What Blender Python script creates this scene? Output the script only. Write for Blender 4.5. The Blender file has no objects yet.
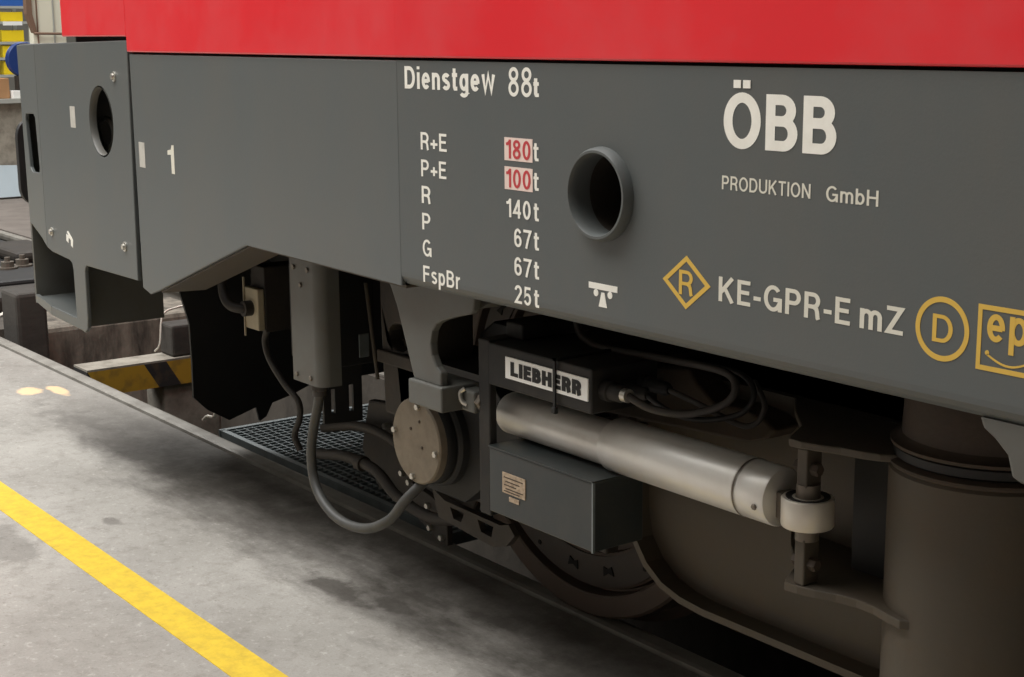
import bpy, bmesh, math, random
from mathutils import Vector, Matrix
from mathutils.geometry import tessellate_polygon

random.seed(7)
PI = math.pi
scene = bpy.context.scene
C = scene.collection

# ------------------------------------------------------------------ camera
cam_data = bpy.data.cameras.new('camera')
cam_data.sensor_fit = 'HORIZONTAL'
cam_data.sensor_width = 36.0
cam_data.lens = 53.79
cam_data.clip_start = 0.05
cam_data.clip_end = 200
cam = bpy.data.objects.new('camera', cam_data)
C.objects.link(cam)
cam.matrix_world = Matrix(((0.59764884, -0.15352683, 0.78692145, 0.0),
                           (0.80172071, 0.12390097, -0.5847157, 0.0),
                           (-0.00773078, 0.98034589, 0.19713491, 1.56),
                           (0, 0, 0, 1)))
scene.camera = cam

# ------------------------------------------------------------------ light
world = bpy.data.worlds.new('hall_daylight')
scene.world = world
world.use_nodes = True
bg = world.node_tree.nodes['Background']
bg.inputs[0].default_value = (0.93, 0.97, 1.0, 1)
bg.inputs[1].default_value = 0.24


def skylight_or_fill(loc, rot, sx, sy, power, col=(1, 0.985, 0.965)):
    d = bpy.data.lights.new('roof_skylight_or_fill', 'AREA')
    d.shape = 'RECTANGLE'
    d.size = sx
    d.size_y = sy
    d.energy = power
    d.color = col
    o = bpy.data.objects.new('roof_skylight_or_fill', d)
    C.objects.link(o)
    o.location = loc
    o.rotation_euler = rot
    return o


# glazing strip in the hall roof, running along the track
skylight_or_fill((-9.4, -0.8, 8.0), (0, 0, 0), 15.6, 3.8, 1750)
skylight_or_fill((-15.5, 6.5, 8.0), (0, 0, 0), 10, 3.8, 650)  # added fill lamp with no seen source, brightens the rack and bins

scene.view_settings.view_transform = 'Standard'
scene.view_settings.look = 'None'
scene.view_settings.exposure = 0.0
scene.view_settings.gamma = 1.0
scene.view_settings.use_curve_mapping = False

# ------------------------------------------------------------------ materials
MATS = {}


def lin(c):
    def f(v):
        v /= 255.0
        return v / 12.92 if v <= 0.04045 else ((v + 0.055) / 1.055) ** 2.4
    return (f(c[0]), f(c[1]), f(c[2]), 1)


def material(name, col, rough=0.5, metal=0.0, var=0.12, scale=6.0, dirt=None, dirt_amt=0.0, dirt_scale=3.0,
             bump=0.0, bump_scale=60.0, coat=0.0, stretch=(1, 1, 1)):
    m = bpy.data.materials.new(name)
    m.use_nodes = True
    nt = m.node_tree
    N, L = nt.nodes, nt.links
    b = N['Principled BSDF']
    b.inputs['Roughness'].default_value = rough
    b.inputs['Metallic'].default_value = metal
    if coat:
        b.inputs['Coat Weight'].default_value = coat
        b.inputs['Coat Roughness'].default_value = 0.15
    geo = N.new('ShaderNodeNewGeometry')
    mp = N.new('ShaderNodeMapping')
    mp.inputs['Scale'].default_value = stretch
    L.new(geo.outputs['Position'], mp.inputs['Vector'])
    n1 = N.new('ShaderNodeTexNoise')
    n1.inputs['Scale'].default_value = scale
    n1.inputs['Detail'].default_value = 6
    L.new(mp.outputs[0], n1.inputs['Vector'])
    c = lin(col)
    rgb = N.new('ShaderNodeMix')
    rgb.data_type = 'RGBA'
    k0, k1 = 1 - var, 1 + var
    rgb.inputs[6].default_value = (c[0] * k0, c[1] * k0, c[2] * k0, 1)
    rgb.inputs[7].default_value = (min(1, c[0] * k1), min(1, c[1] * k1), min(1, c[2] * k1), 1)
    L.new(n1.outputs['Fac'], rgb.inputs[0])
    out = rgb.outputs[2]
    if dirt:
        n2 = N.new('ShaderNodeTexNoise')
        n2.inputs['Scale'].default_value = dirt_scale
        n2.inputs['Detail'].default_value = 8
        n2.inputs['Roughness'].default_value = 0.65
        L.new(mp.outputs[0], n2.inputs['Vector'])
        mr = N.new('ShaderNodeMapRange')
        mr.inputs[1].default_value = 0.42
        mr.inputs[2].default_value = 0.72
        mr.inputs[3].default_value = 0.0
        mr.inputs[4].default_value = dirt_amt
        L.new(n2.outputs['Fac'], mr.inputs[0])
        mx = N.new('ShaderNodeMix')
        mx.data_type = 'RGBA'
        L.new(mr.outputs[0], mx.inputs[0])
        L.new(out, mx.inputs[6])
        mx.inputs[7].default_value = lin(dirt)
        out = mx.outputs[2]
    L.new(out, b.inputs['Base Color'])
    if bump:
        n3 = N.new('ShaderNodeTexNoise')
        n3.inputs['Scale'].default_value = bump_scale
        n3.inputs['Detail'].default_value = 4
        L.new(geo.outputs['Position'], n3.inputs['Vector'])
        bp = N.new('ShaderNodeBump')
        bp.inputs['Strength'].default_value = bump
        bp.inputs['Distance'].default_value = 0.01
        L.new(n3.outputs['Fac'], bp.inputs['Height'])
        L.new(bp.outputs[0], b.inputs['Normal'])
    MATS[name] = m
    return m


material('grey_paint', (89, 93, 92), 0.42, var=0.06, scale=3, dirt=(100, 97, 90), dirt_amt=0.4, dirt_scale=4, bump=0.03, bump_scale=180, stretch=(1, 1, .5))
material('grey_frame', (92, 92, 87), 0.5, var=0.08, scale=9, dirt=(84, 76, 66), dirt_amt=0.45, dirt_scale=12)
material('red_paint', (234, 38, 48), 0.3, var=0.05, scale=3, dirt=(226, 92, 96), dirt_amt=0.55, dirt_scale=2.2, coat=0.25)
material('white_letter', (248, 245, 234), 0.6, var=0.04, scale=30, dirt=(222, 218, 204), dirt_amt=0.4, dirt_scale=25)
material('cream_letter', (224, 220, 204), 0.6, var=0.05, scale=30)
material('sticker_grey', (196, 192, 182), 0.6, var=0.06, scale=30, dirt=(150, 146, 136), dirt_amt=0.5, dirt_scale=30)
material('yellow_letter', (222, 182, 80), 0.55, var=0.06, scale=30)
material('red_letter', (196, 62, 66), 0.6, var=0.05, scale=30)
material('pink_plate', (238, 214, 202), 0.6, var=0.04, scale=30)
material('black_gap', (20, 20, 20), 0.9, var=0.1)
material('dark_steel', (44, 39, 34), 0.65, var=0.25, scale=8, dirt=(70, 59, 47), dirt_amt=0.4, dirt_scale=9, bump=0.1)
material('black_steel', (26, 26, 26), 0.6, var=0.2, scale=8, dirt=(46, 42, 37), dirt_amt=0.3, dirt_scale=10)
material('bogie_paint', (78, 71, 61), 0.6, var=0.12, scale=5, dirt=(84, 71, 54), dirt_amt=0.6, dirt_scale=7, bump=0.06)
material('rusty_brown', (66, 56, 47), 0.75, var=0.2, scale=10, dirt=(78, 62, 46), dirt_amt=0.5, dirt_scale=14, bump=0.15)
material('cap_paint', (122, 111, 95), 0.6, var=0.08, scale=12, dirt=(84, 72, 58), dirt_amt=0.55, dirt_scale=22)
material('black_box', (24, 23, 22), 0.65, var=0.15, scale=8, dirt=(70, 64, 56), dirt_amt=0.35, dirt_scale=9)
material('slate_box', (43, 49, 50), 0.33, var=0.1, scale=7, dirt=(70, 68, 62), dirt_amt=0.4, dirt_scale=9)
material('silver', (226, 223, 216), 0.36, metal=0.3, var=0.05, scale=8, dirt=(190, 182, 168), dirt_amt=0.4, dirt_scale=8, stretch=(1, .6, .6))
material('light_metal', (216, 210, 198), 0.4, metal=0.4, var=0.05, scale=8, dirt=(150, 140, 125), dirt_amt=0.3)
material('bright_bolt', (200, 196, 186), 0.3, metal=0.8, var=0.08, scale=40)
material('dull_bolt', (120, 112, 102), 0.45, metal=0.5, var=0.15, scale=40)
material('rubber', (30, 29, 28), 0.6, var=0.15, scale=20)
material('cable_sheath', (64, 64, 62), 0.55, var=0.08, scale=20, dirt=(108, 104, 96), dirt_amt=0.3, dirt_scale=15)
material('cable_dark', (62, 58, 54), 0.6, var=0.1, scale=20)
material('wheel_steel', (84, 72, 64), 0.6, metal=0.2, var=0.15, scale=14, dirt=(82, 68, 58), dirt_amt=0.5, dirt_scale=10)
material('wheel_face', (70, 64, 60), 0.65, metal=0.1, var=0.15, scale=14, dirt=(70, 60, 52), dirt_amt=0.5, dirt_scale=10)
material('sign_white', (250, 250, 246), 0.5, var=0.02, scale=20)
material('sign_black', (18, 18, 18), 0.6, var=0.05)
material('plate_tin', (190, 170, 146), 0.5, metal=0.2, var=0.1, scale=60, dirt=(120, 98, 78), dirt_amt=0.8, dirt_scale=70)
material('galvanised', (132, 140, 142), 0.45, metal=0.5, var=0.12, scale=30, dirt=(88, 86, 80), dirt_amt=0.4, dirt_scale=14)
material('rail_steel', (150, 146, 138), 0.5, metal=0.35, var=0.12, scale=8, dirt=(84, 76, 66), dirt_amt=0.6, dirt_scale=6)
material('pit_concrete', (88, 82, 74), 0.9, var=0.2, scale=5, dirt=(40, 36, 32), dirt_amt=0.85, dirt_scale=5, bump=0.3, bump_scale=25, stretch=(1, 1, .5))
material('stained_wall', (132, 124, 112), 0.9, var=0.25, scale=14, dirt=(34, 30, 27), dirt_amt=0.95, dirt_scale=9, bump=0.3, bump_scale=25, stretch=(1, 1, .3))
material('pale_concrete', (158, 152, 140), 0.9, var=0.15, scale=7, dirt=(86, 80, 70), dirt_amt=0.7, dirt_scale=9, bump=0.3, bump_scale=25)
material('worn_floor', (116, 108, 101), 0.85, var=0.15, scale=4, dirt=(84, 76, 70), dirt_amt=0.6, dirt_scale=5)
material('timber', (66, 62, 57), 0.85, var=0.2, scale=9, dirt=(50, 46, 42), dirt_amt=0.5, dirt_scale=12, bump=0.2, stretch=(1, 1, 3))
material('cream_paint', (226, 224, 204), 0.5, var=0.04, scale=6)
material('brown_paint', (122, 96, 78), 0.6, var=0.1, scale=6)
material('bin_yellow', (236, 206, 30), 0.45, var=0.06, scale=8)
material('bin_blue', (44, 92, 168), 0.45, var=0.08, scale=8)
material('drum_blue', (24, 52, 112), 0.4, var=0.08, scale=8)
material('shelf_grey', (168, 170, 164), 0.5, metal=0.1, var=0.06, scale=8)
material('white_card', (236, 236, 232), 0.6, var=0.03, scale=8)
material('cardboard', (166, 126, 88), 0.8, var=0.12, scale=12)
material('sheet_blue', (186, 200, 208), 0.5, var=0.08, scale=8)
material('hall_wall', (128, 126, 118), 0.8, var=0.08, scale=1.5)
material('terminal_cream', (176, 164, 138), 0.55, var=0.08, scale=14, dirt=(120, 106, 84), dirt_amt=0.4)
material('yellow_line', (226, 192, 52), 0.75, var=0.1, scale=14, dirt=(160, 132, 50), dirt_amt=0.45, dirt_scale=24, bump=0.15, bump_scale=70)


def concrete_floor():
    m = bpy.data.materials.new('concrete_floor')
    m.use_nodes = True
    nt = m.node_tree
    N, L = nt.nodes, nt.links
    b = N['Principled BSDF']
    b.inputs['Roughness'].default_value = 0.75
    geo = N.new('ShaderNodeNewGeometry')

    def noise(sc, det=6, rough=0.6, st=None):
        n = N.new('ShaderNodeTexNoise')
        n.inputs['Scale'].default_value = sc
        n.inputs['Detail'].default_value = det
        n.inputs['Roughness'].default_value = rough
        if st:
            mp = N.new('ShaderNodeMapping')
            mp.inputs['Scale'].default_value = st
            L.new(geo.outputs['Position'], mp.inputs['Vector'])
            L.new(mp.outputs[0], n.inputs['Vector'])
        else:
            L.new(geo.outputs['Position'], n.inputs['Vector'])
        return n.outputs['Fac']

    def rng(src, a, c, lo=0.0, hi=1.0):
        r = N.new('ShaderNodeMapRange')
        r.inputs[1].default_value = a
        r.inputs[2].default_value = c
        r.inputs[3].default_value = lo
        r.inputs[4].default_value = hi
        L.new(src, r.inputs[0])
        return r.outputs[0]

    def mix(f, a, bcol):
        mx = N.new('ShaderNodeMix')
        mx.data_type = 'RGBA'
        L.new(f, mx.inputs[0])
        if isinstance(a, tuple):
            mx.inputs[6].default_value = a
        else:
            L.new(a, mx.inputs[6])
        mx.inputs[7].default_value = bcol
        return mx.outputs[2]

    def math2(op, a, bb):
        mm = N.new('ShaderNodeMath')
        mm.operation = op
        for i, v in enumerate((a, bb)):
            if isinstance(v, (int, float)):
                mm.inputs[i].default_value = v
            else:
                L.new(v, mm.inputs[i])
        return mm.outputs[0]

    col = mix(rng(noise(1.1, 8), 0.35, 0.65), lin((150, 146, 139)), lin((174, 170, 163)))
    col = mix(rng(noise(5.5, 8, 0.7), 0.5, 0.72, 0, 0.45), col, lin((132, 127, 119)))
    col = mix(rng(noise(38, 6, 0.7), 0.56, 0.75, 0, 0.6), col, lin((212, 208, 200)))
    col = mix(rng(noise(60, 4, 0.7), 0.62, 0.72, 0, 0.7), col, lin((96, 90, 82)))
    col = mix(rng(noise(17, 10, 0.78), 0.5, 0.75, 0, 0.75), col, lin((116, 110, 101)))
    col = mix(rng(noise(130, 4, 0.8), 0.5, 0.8, 0, 0.6), col, lin((120, 114, 106)))
    # oil spots and long stains
    sep = N.new('ShaderNodeSeparateXYZ')
    L.new(geo.outputs['Position'], sep.inputs[0])
    wob = rng(noise(7, 6, 0.65), 0.3, 0.7, -0.13, 0.13)
    for (cx, cy, rx, ry, amt) in ((-3.62, 2.07, 0.16, 0.05, 0.75), (-3.42, 2.13, 0.10, 0.035, 0.55), (-3.38, 2.22, 0.12, 0.03, 0.5),
                                  (-4.62, 1.42, 0.22, 0.10, 0.35), (-4.62, 1.80, 0.05, 0.03, 0.5), (-5.1, 1.27, 0.3, 0.1, 0.3),
                                  (-5.6, 2.2, 0.7, 0.10, 0.35), (-4.4, 2.2, 0.7, 0.12, 0.3)):
        dx = math2('DIVIDE', math2('SUBTRACT', sep.outputs[0], cx), rx)
        dy = math2('DIVIDE', math2('SUBTRACT', sep.outputs[1], cy), ry)
        d2 = math2('ADD', math2('MULTIPLY', dx, dx), math2('MULTIPLY', dy, dy))
        d = math2('ADD', math2('SQRT', d2, 0), math2('MULTIPLY', wob, 4.0))
        col = mix(rng(d, 1.15, 0.75, 0.0, amt), col, lin((70, 64, 58)))
    # darkened strip beside the rail, ragged edge
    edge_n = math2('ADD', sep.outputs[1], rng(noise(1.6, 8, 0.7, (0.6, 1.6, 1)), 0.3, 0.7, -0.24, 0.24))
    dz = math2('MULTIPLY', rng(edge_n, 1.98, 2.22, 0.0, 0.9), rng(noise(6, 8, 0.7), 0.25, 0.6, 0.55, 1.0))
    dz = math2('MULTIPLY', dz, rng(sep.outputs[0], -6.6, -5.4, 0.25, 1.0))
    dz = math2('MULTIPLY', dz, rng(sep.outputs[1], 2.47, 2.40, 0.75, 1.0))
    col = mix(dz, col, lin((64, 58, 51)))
    # two pale orange patches near the rail
    for (cx, cy, rx, ry) in ((-6.62, 2.235, 0.075, 0.022), (-6.55, 2.345, 0.10, 0.014)):
        dx = math2('DIVIDE', math2('SUBTRACT', sep.outputs[0], cx), rx)
        dy = math2('DIVIDE', math2('SUBTRACT', sep.outputs[1], cy), ry * 2.2)
        d2 = math2('ADD', math2('MULTIPLY', dx, dx), math2('MULTIPLY', dy, dy))
        d = math2('ADD', math2('SQRT', d2, 0), math2('MULTIPLY', wob, 3.0))
        col = mix(rng(d, 1.2, 0.8, 0.0, 0.75), col, lin((250, 210, 160)))
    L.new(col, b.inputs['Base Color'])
    bp = N.new('ShaderNodeBump')
    bp.inputs['Strength'].default_value = 0.3
    bp.inputs['Distance'].default_value = 0.006
    L.new(noise(30, 8, 0.7), bp.inputs['Height'])
    L.new(bp.outputs[0], b.inputs['Normal'])
    MATS['concrete_floor'] = m


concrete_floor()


def hazard():
    m = bpy.data.materials.new('hazard_paint')
    m.use_nodes = True
    nt = m.node_tree
    N, L = nt.nodes, nt.links
    b = N['Principled BSDF']
    b.inputs['Roughness'].default_value = 0.7
    geo = N.new('ShaderNodeNewGeometry')
    sep = N.new('ShaderNodeSeparateXYZ')
    L.new(geo.outputs['Position'], sep.inputs[0])
    ma = N.new('ShaderNodeMath')
    ma.operation = 'MULTIPLY_ADD'
    L.new(sep.outputs[2], ma.inputs[0])
    ma.inputs[1].default_value = 0.6
    L.new(sep.outputs[1], ma.inputs[2])
    w = N.new('ShaderNodeMath')
    w.operation = 'PINGPONG'
    w.inputs[1].default_value = 0.2
    sb = N.new('ShaderNodeMath')
    sb.operation = 'SUBTRACT'
    L.new(ma.outputs[0], sb.inputs[0])
    sb.inputs[1].default_value = 2.74
    L.new(sb.outputs[0], w.inputs[0])
    gt = N.new('ShaderNodeMath')
    gt.operation = 'GREATER_THAN'
    L.new(w.outputs[0], gt.inputs[0])
    gt.inputs[1].default_value = 0.142
    mx = N.new('ShaderNodeMix')
    mx.data_type = 'RGBA'
    L.new(gt.outputs[0], mx.inputs[0])
    mx.inputs[6].default_value = lin((186, 148, 44))
    mx.inputs[7].default_value = lin((48, 46, 46))
    n = N.new('ShaderNodeTexNoise')
    n.inputs['Scale'].default_value = 16
    n.inputs['Detail'].default_value = 8
    L.new(geo.outputs['Position'], n.inputs['Vector'])
    r = N.new('ShaderNodeMapRange')
    r.inputs[1].default_value = 0.5
    r.inputs[2].default_value = 0.75
    r.inputs[4].default_value = 0.7
    L.new(n.outputs['Fac'], r.inputs[0])
    m2 = N.new('ShaderNodeMix')
    m2.data_type = 'RGBA'
    L.new(r.outputs[0], m2.inputs[0])
    L.new(mx.outputs[2], m2.inputs[6])
    m2.inputs[7].default_value = lin((104, 86, 58))
    L.new(m2.outputs[2], b.inputs['Base Color'])
    MATS['hazard_paint'] = m


hazard()


# ------------------------------------------------------------------ mesh helpers
class MB:
    def __init__(self):
        self.bm = bmesh.new()

    def box(self, x0, x1, y0, y1, z0, z1):
        vs = [self.bm.verts.new(p) for p in ((x0, y0, z0), (x1, y0, z0), (x1, y1, z0), (x0, y1, z0),
                                             (x0, y0, z1), (x1, y0, z1), (x1, y1, z1), (x0, y1, z1))]
        for f in ((3, 2, 1, 0), (4, 5, 6, 7), (0, 1, 5, 4), (1, 2, 6, 5), (2, 3, 7, 6), (3, 0, 4, 7)):
            self.bm.faces.new([vs[i] for i in f])
        return self

    def plate(self, outer, holes=(), fn=None, thick=0.01, back=None):
        """outline (u,v) lists -> slab; fn(u,v,d) maps to world, d = depth 0..thick"""
        loops = [list(outer)] + [list(h) for h in holes]
        flat = [p for l in loops for p in l]
        tris = tessellate_polygon([[Vector((p[0], p[1], 0)) for p in l] for l in loops])
        A = [self.bm.verts.new(fn(u, v, 0.0)) for u, v in flat]
        B = [self.bm.verts.new(fn(u, v, thick)) for u, v in flat]
        for t in tris:
            try:
                self.bm.faces.new([A[i] for i in t])
                self.bm.faces.new([B[i] for i in reversed(t)])
            except ValueError:
                pass
        s = 0
        for l in loops:
            n = len(l)
            for i in range(n):
                j = (i + 1) % n
                try:
                    self.bm.faces.new((A[s + i], A[s + j], B[s + j], B[s + i]))
                except ValueError:
                    pass
            s += n
        return self

    def xz(self, pts, y0, y1, holes=()):
        return self.plate(pts, holes, lambda u, v, d: (u, y0 + d, v), y1 - y0)

    def xy(self, pts, z0, z1, holes=()):
        return self.plate(pts, holes, lambda u, v, d: (u, v, z0 + d), z1 - z0)

    def yz(self, pts, x0, x1, holes=()):
        return self.plate(pts, holes, lambda u, v, d: (x0 + d, u, v), x1 - x0)

    def lathe(self, prof, origin, axis, n=32, closed_ends=True):
        """prof: (r, h) list, revolved about axis from origin"""
        ax = Vector(axis).normalized()
        t = Vector((0, 0, 1)) if abs(ax.z) < 0.9 else Vector((1, 0, 0))
        u = ax.cross(t).normalized()
        w = ax.cross(u)
        O = Vector(origin)
        rings = []
        for r, h in prof:
            if r < 1e-6:
                rings.append([self.bm.verts.new(O + ax * h)])
            else:
                rings.append([self.bm.verts.new(O + ax * h + (u * math.cos(2 * PI * k / n) + w * math.sin(2 * PI * k / n)) * r) for k in range(n)])
        for a, b in zip(rings, rings[1:]):
            for k in range(n):
                k2 = (k + 1) % n
                if len(a) == 1 and len(b) == 1:
                    continue
                if len(a) == 1:
                    self.bm.faces.new((a[0], b[k], b[k2]))
                elif len(b) == 1:
                    self.bm.faces.new((a[k], a[k2], b[0]))
                else:
                    self.bm.faces.new((a[k], a[k2], b[k2], b[k]))
        if closed_ends:
            for ring in (rings[0], rings[-1]):
                if len(ring) > 2:
                    try:
                        self.bm.faces.new(ring)
                    except ValueError:
                        pass
        return self

    def cyl(self, p0, p1, r, n=20):
        d = Vector(p1) - Vector(p0)
        return self.lathe([(r, 0), (r, d.length)], p0, d, n)

    def tube(self, pts, r, n=10, smooth_steps=6):
        P = [Vector(p) for p in pts]
        if smooth_steps > 1 and len(P) > 2:
            Q = []
            for i in range(len(P) - 1):
                a = P[i - 1] if i else P[0] * 2 - P[1]
                b, c = P[i], P[i + 1]
                d = P[i + 2] if i + 2 < len(P) else P[-1] * 2 - P[-2]
                for s in range(smooth_steps):
                    t = s / smooth_steps
                    Q.append(0.5 * ((2 * b) + (c - a) * t + (2 * a - 5 * b + 4 * c - d) * t * t + (3 * b - a - 3 * c + d) * t ** 3))
            Q.append(P[-1])
            P = Q
        rings = []
        u = None
        for i, p in enumerate(P):
            tan = (P[min(i + 1, len(P) - 1)] - P[max(i - 1, 0)]).normalized()
            if u is None:
                h = Vector((0, 0, 1)) if abs(tan.z) < 0.9 else Vector((1, 0, 0))
                u = tan.cross(h).normalized()
            else:
                u = (u - tan * u.dot(tan)).normalized()
            w = tan.cross(u)
            rings.append([self.bm.verts.new(p + (u * math.cos(2 * PI * k / n) + w * math.sin(2 * PI * k / n)) * r) for k in range(n)])
        for a, b in zip(rings, rings[1:]):
            for k in range(n):
                self.bm.faces.new((a[k], a[(k + 1) % n], b[(k + 1) % n], b[k]))
        self.bm.faces.new(rings[0])
        self.bm.faces.new(rings[-1])
        return self

    def build(self, name, mat, parent=None, bevel=0.0, smooth=False, segs=2, label=None):
        bmesh.ops.recalc_face_normals(self.bm, faces=self.bm.faces)
        me = bpy.data.meshes.new(name)
        self.bm.to_mesh(me)
        self.bm.free()
        me.materials.append(MATS[mat])
        o = bpy.data.objects.new(name, me)
        C.objects.link(o)
        if parent is not None:
            o.parent = parent
            o.matrix_parent_inverse = parent.matrix_basis.inverted()
        if smooth:
            me.shade_smooth()
            es = o.modifiers.new('edges', 'EDGE_SPLIT')
            es.split_angle = math.radians(38)
        if bevel:
            bv = o.modifiers.new('bevel', 'BEVEL')
            bv.width = bevel
            bv.segments = segs
            bv.limit_method = 'ANGLE'
            bv.angle_limit = math.radians(40)
        if label:
            o['label'] = label
        return o


def tag(o, label, cat, group=None, kind=None):
    o['label'] = label
    o['category'] = cat
    if group:
        o['group'] = group
    if kind:
        o['kind'] = kind
    return o


def structure(o):
    o['kind'] = 'structure'
    return o


def thing(name, label, cat, loc=(0, 0, 0), group=None):
    o = bpy.data.objects.new(name, None)
    o.empty_display_size = 0.1
    C.objects.link(o)
    o.location = loc
    return tag(o, label, cat, group)


def arc(cx, cz, rx, rz, a0, a1, n=10):
    return [(cx + rx * math.cos(math.radians(a0 + (a1 - a0) * i / n)), cz + rz * math.sin(math.radians(a0 + (a1 - a0) * i / n))) for i in range(n + 1)]


def circ(cx, cz, r, n=48):
    return [(cx + r * math.cos(2 * PI * i / n), cz + r * math.sin(2 * PI * i / n)) for i in range(n)]


def hexbolt(p, d, r=0.012, h=0.012, mat='dull_bolt', parent=None, shaft=0.0, name='bolt'):
    m = MB()
    m.lathe([(r, 0), (r, h * 0.8), (r * 0.85, h)], p, d, 6)
    if shaft:
        q = Vector(p) + Vector(d).normalized() * h
        m.lathe([(r * 0.5, 0), (r * 0.5, shaft)], q, d, 12)
    return m.build(name, mat, parent)


# ------------------------------------------------------------------ setting
GROUND_TOP = 0.0
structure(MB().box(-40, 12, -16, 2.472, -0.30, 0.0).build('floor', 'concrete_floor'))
structure(MB().box(-40, 12, 4.085, 20, -0.30, 0.0).build('floor', 'worn_floor'))
structure(MB().box(-9.0, 12, 2.474, 2.60, -1.25, -0.16).build('wall_pit_near', 'pit_concrete'))
structure(MB().box(-9.0, 12, 3.965, 4.083, -1.25, -0.16).build('wall_pit_far', 'pit_concrete'))
structure(MB().box(-9.6, -9.0, 2.474, 4.083, -1.25, -0.16).build('wall_pit_end', 'pit_concrete'))
structure(MB().box(-9.0, 12, 2.602, 3.963, -1.35, -1.25).build('floor_pit', 'pit_concrete'))
structure(MB().box(-40, -9.602, 2.606, 3.952, -0.4, -0.16).build('floor_track', 'pit_concrete'))
structure(MB().box(-9.0, 12, -3.6, -3.4, 0.002, 8.0).build('blocker_wall_near', 'hall_wall'))  # unseen wall added to cut low side light under the train
structure(MB().box(5.0, 5.2, -3.4, 20, 0.002, 8.0).build('blocker_wall_end', 'hall_wall'))  # unseen wall added to darken the faces turned this way
structure(MB().box(-26, 5.0, 10.0, 10.2, 0.002, 6.0).build('wall_far', 'hall_wall'))
structure(MB().box(-26.3, -26, -16, 20, 0.002, 7).build('wall_back', 'hall_wall'))

line = MB().box(-30, 6, 1.550, 1.662, 0.0, 0.0018).build('floor_line', 'yellow_line')
tag(line, 'yellow painted safety line running along the concrete floor', 'floor marking')


def rail(name, y0, label):
    prof = [(y0, -0.02), (y0 + 0.006, -0.003), (y0 + 0.02, 0.0), (y0 + 0.055, 0.0), (y0 + 0.068, -0.003), (y0 + 0.074, -0.02), (y0 + 0.072, -0.045),
            (y0 + 0.045, -0.06), (y0 + 0.045, -0.135), (y0 + 0.105, -0.148), (y0 + 0.105, -0.158), (y0 - 0.0, -0.158), (y0 - 0.0, -0.148),
            (y0 + 0.029, -0.135), (y0 + 0.029, -0.06), (y0 + 0.002, -0.045)]
    o = MB().yz(prof, -30, 12).build(name, 'rail_steel', smooth=False)
    return tag(o, label, 'rail')


rail('rail', 2.492, 'steel rail set flush along the concrete floor edge under the near wheel')
rail('rail', 3.995, 'far steel rail on the other side of the pit')

# ------------------------------------------------------------------ locomotive body
loco = thing('locomotive', 'grey and red electric locomotive body with white lettering', 'locomotive', (-1.5, 3.28, 0))
TA = math.tan(math.radians(3))


def yside(x):
    if x > -2.83:
        return 1.8
    if x > -5.43:
        return 1.8 + TA * (-2.83 - x)
    return 1.8 + TA * 2.6 + 0.175 * (-5.43 - x)


def sidefn(off=0.0):
    return lambda u, v, d: (u, yside(u) + off + d, v)


# main side panel, flat with tube opening, curled-under bottom edge
PX, PZ, PR = -2.142, 1.266, 0.086
m = MB()
m.plate([(-2.83, 1.04), (3.5, 1.04), (3.5, 1.5), (-2.83, 1.5)], [circ(PX, PZ, PR)], sidefn(), 0.012)
prof = [(1.8, 1.04), (1.801, 1.03), (1.806, 1.02), (1.815, 1.012), (1.83, 1.008), (1.93, 1.008), (1.93, 1.02), (1.835, 1.02), (1.822, 1.024), (1.815, 1.031), (1.812, 1.04)]
m.yz(prof, -2.83, 3.5)
m.build('side_panel', 'grey_paint', loco)

# tapered panel beside the cab
cabp = [(-4.472, 1.5), (-4.464, 0.784), (-4.40, 0.772), (-4.335, 0.79), (-3.66, 1.006), (-2.83, 1.008), (-2.83, 1.5)]
m = MB()
m.plate(cabp, [], sidefn(), 0.012)
m.build('cab_side_panel', 'grey_paint', loco, bevel=0.003)
# return flange under its sloping edge
m = MB()
m.plate([(-4.335, 0.79), (-3.66, 1.006), (-3.66, 1.0), (-4.335, 0.784)], [], lambda u, v, d: (u + 0.25 * d, yside(u) + 0.012 + d, v), 0.13)
m.plate([(-3.66, 1.0), (-2.83, 1.002), (-2.83, 1.008), (-3.66, 1.006)], [], lambda u, v, d: (u, yside(u) + 0.012 + d, v), 0.08)
m.build('edge_flange', 'bogie_paint', loco)

# upper body, red: plan outlines extruded upward
m = MB()
m.xy([(3.5, 1.795), (-2.83, 1.795), (-4.478, yside(-4.478) - 0.005), (-4.478, 4.67), (-2.83, 4.765), (3.5, 4.765)], 1.506, 4.0)
m.xy([(-4.478, yside(-4.478) - 0.005), (-5.09, yside(-5.09) - 0.005), (-5.17, 2.02), (-5.28, 2.5), (-5.32, 3.28), (-5.28, 4.06), (-5.17, 4.54), (-5.09, 4.64), (-4.478, 4.67)], 1.552, 4.0)
m.build('upper_body', 'red_paint', loco, bevel=0.004)
# dark joint under the red body and above the corner fairing
MB().xy([(3.5, 1.815), (-2.83, 1.815), (-4.46, yside(-4.46) + 0.012), (-5.05, yside(-5.05) + 0.03), (-5.05, 4.6), (3.5, 4.7)], 1.488, 1.555).build('joint_strip', 'black_gap', loco)
# underframe that closes the body below
m = MB()
m.box(-4.40, 3.5, 2.02, 4.54, 1.03, 1.49)
m.box(-4.40, -2.83, 1.96, 2.02, 1.10, 1.49)
m.box(-2.83, 3.5, 1.93, 2.02, 1.012, 1.06)
m.box(-5.5, -4.40, 2.25, 4.3, 0.98, 1.49)
m.box(-5.62, -5.40, 2.25, 4.3, 0.75, 1.40)
m.build('underframe', 'black_steel', loco)
MB().xz([(-4.40, 1.5), (-4.40, 0.8), (-4.335, 0.80), (-3.66, 1.02), (3.5, 1.02), (3.5, 1.5)], 4.70, 4.72).build('side_panel', 'grey_paint', loco)

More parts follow.
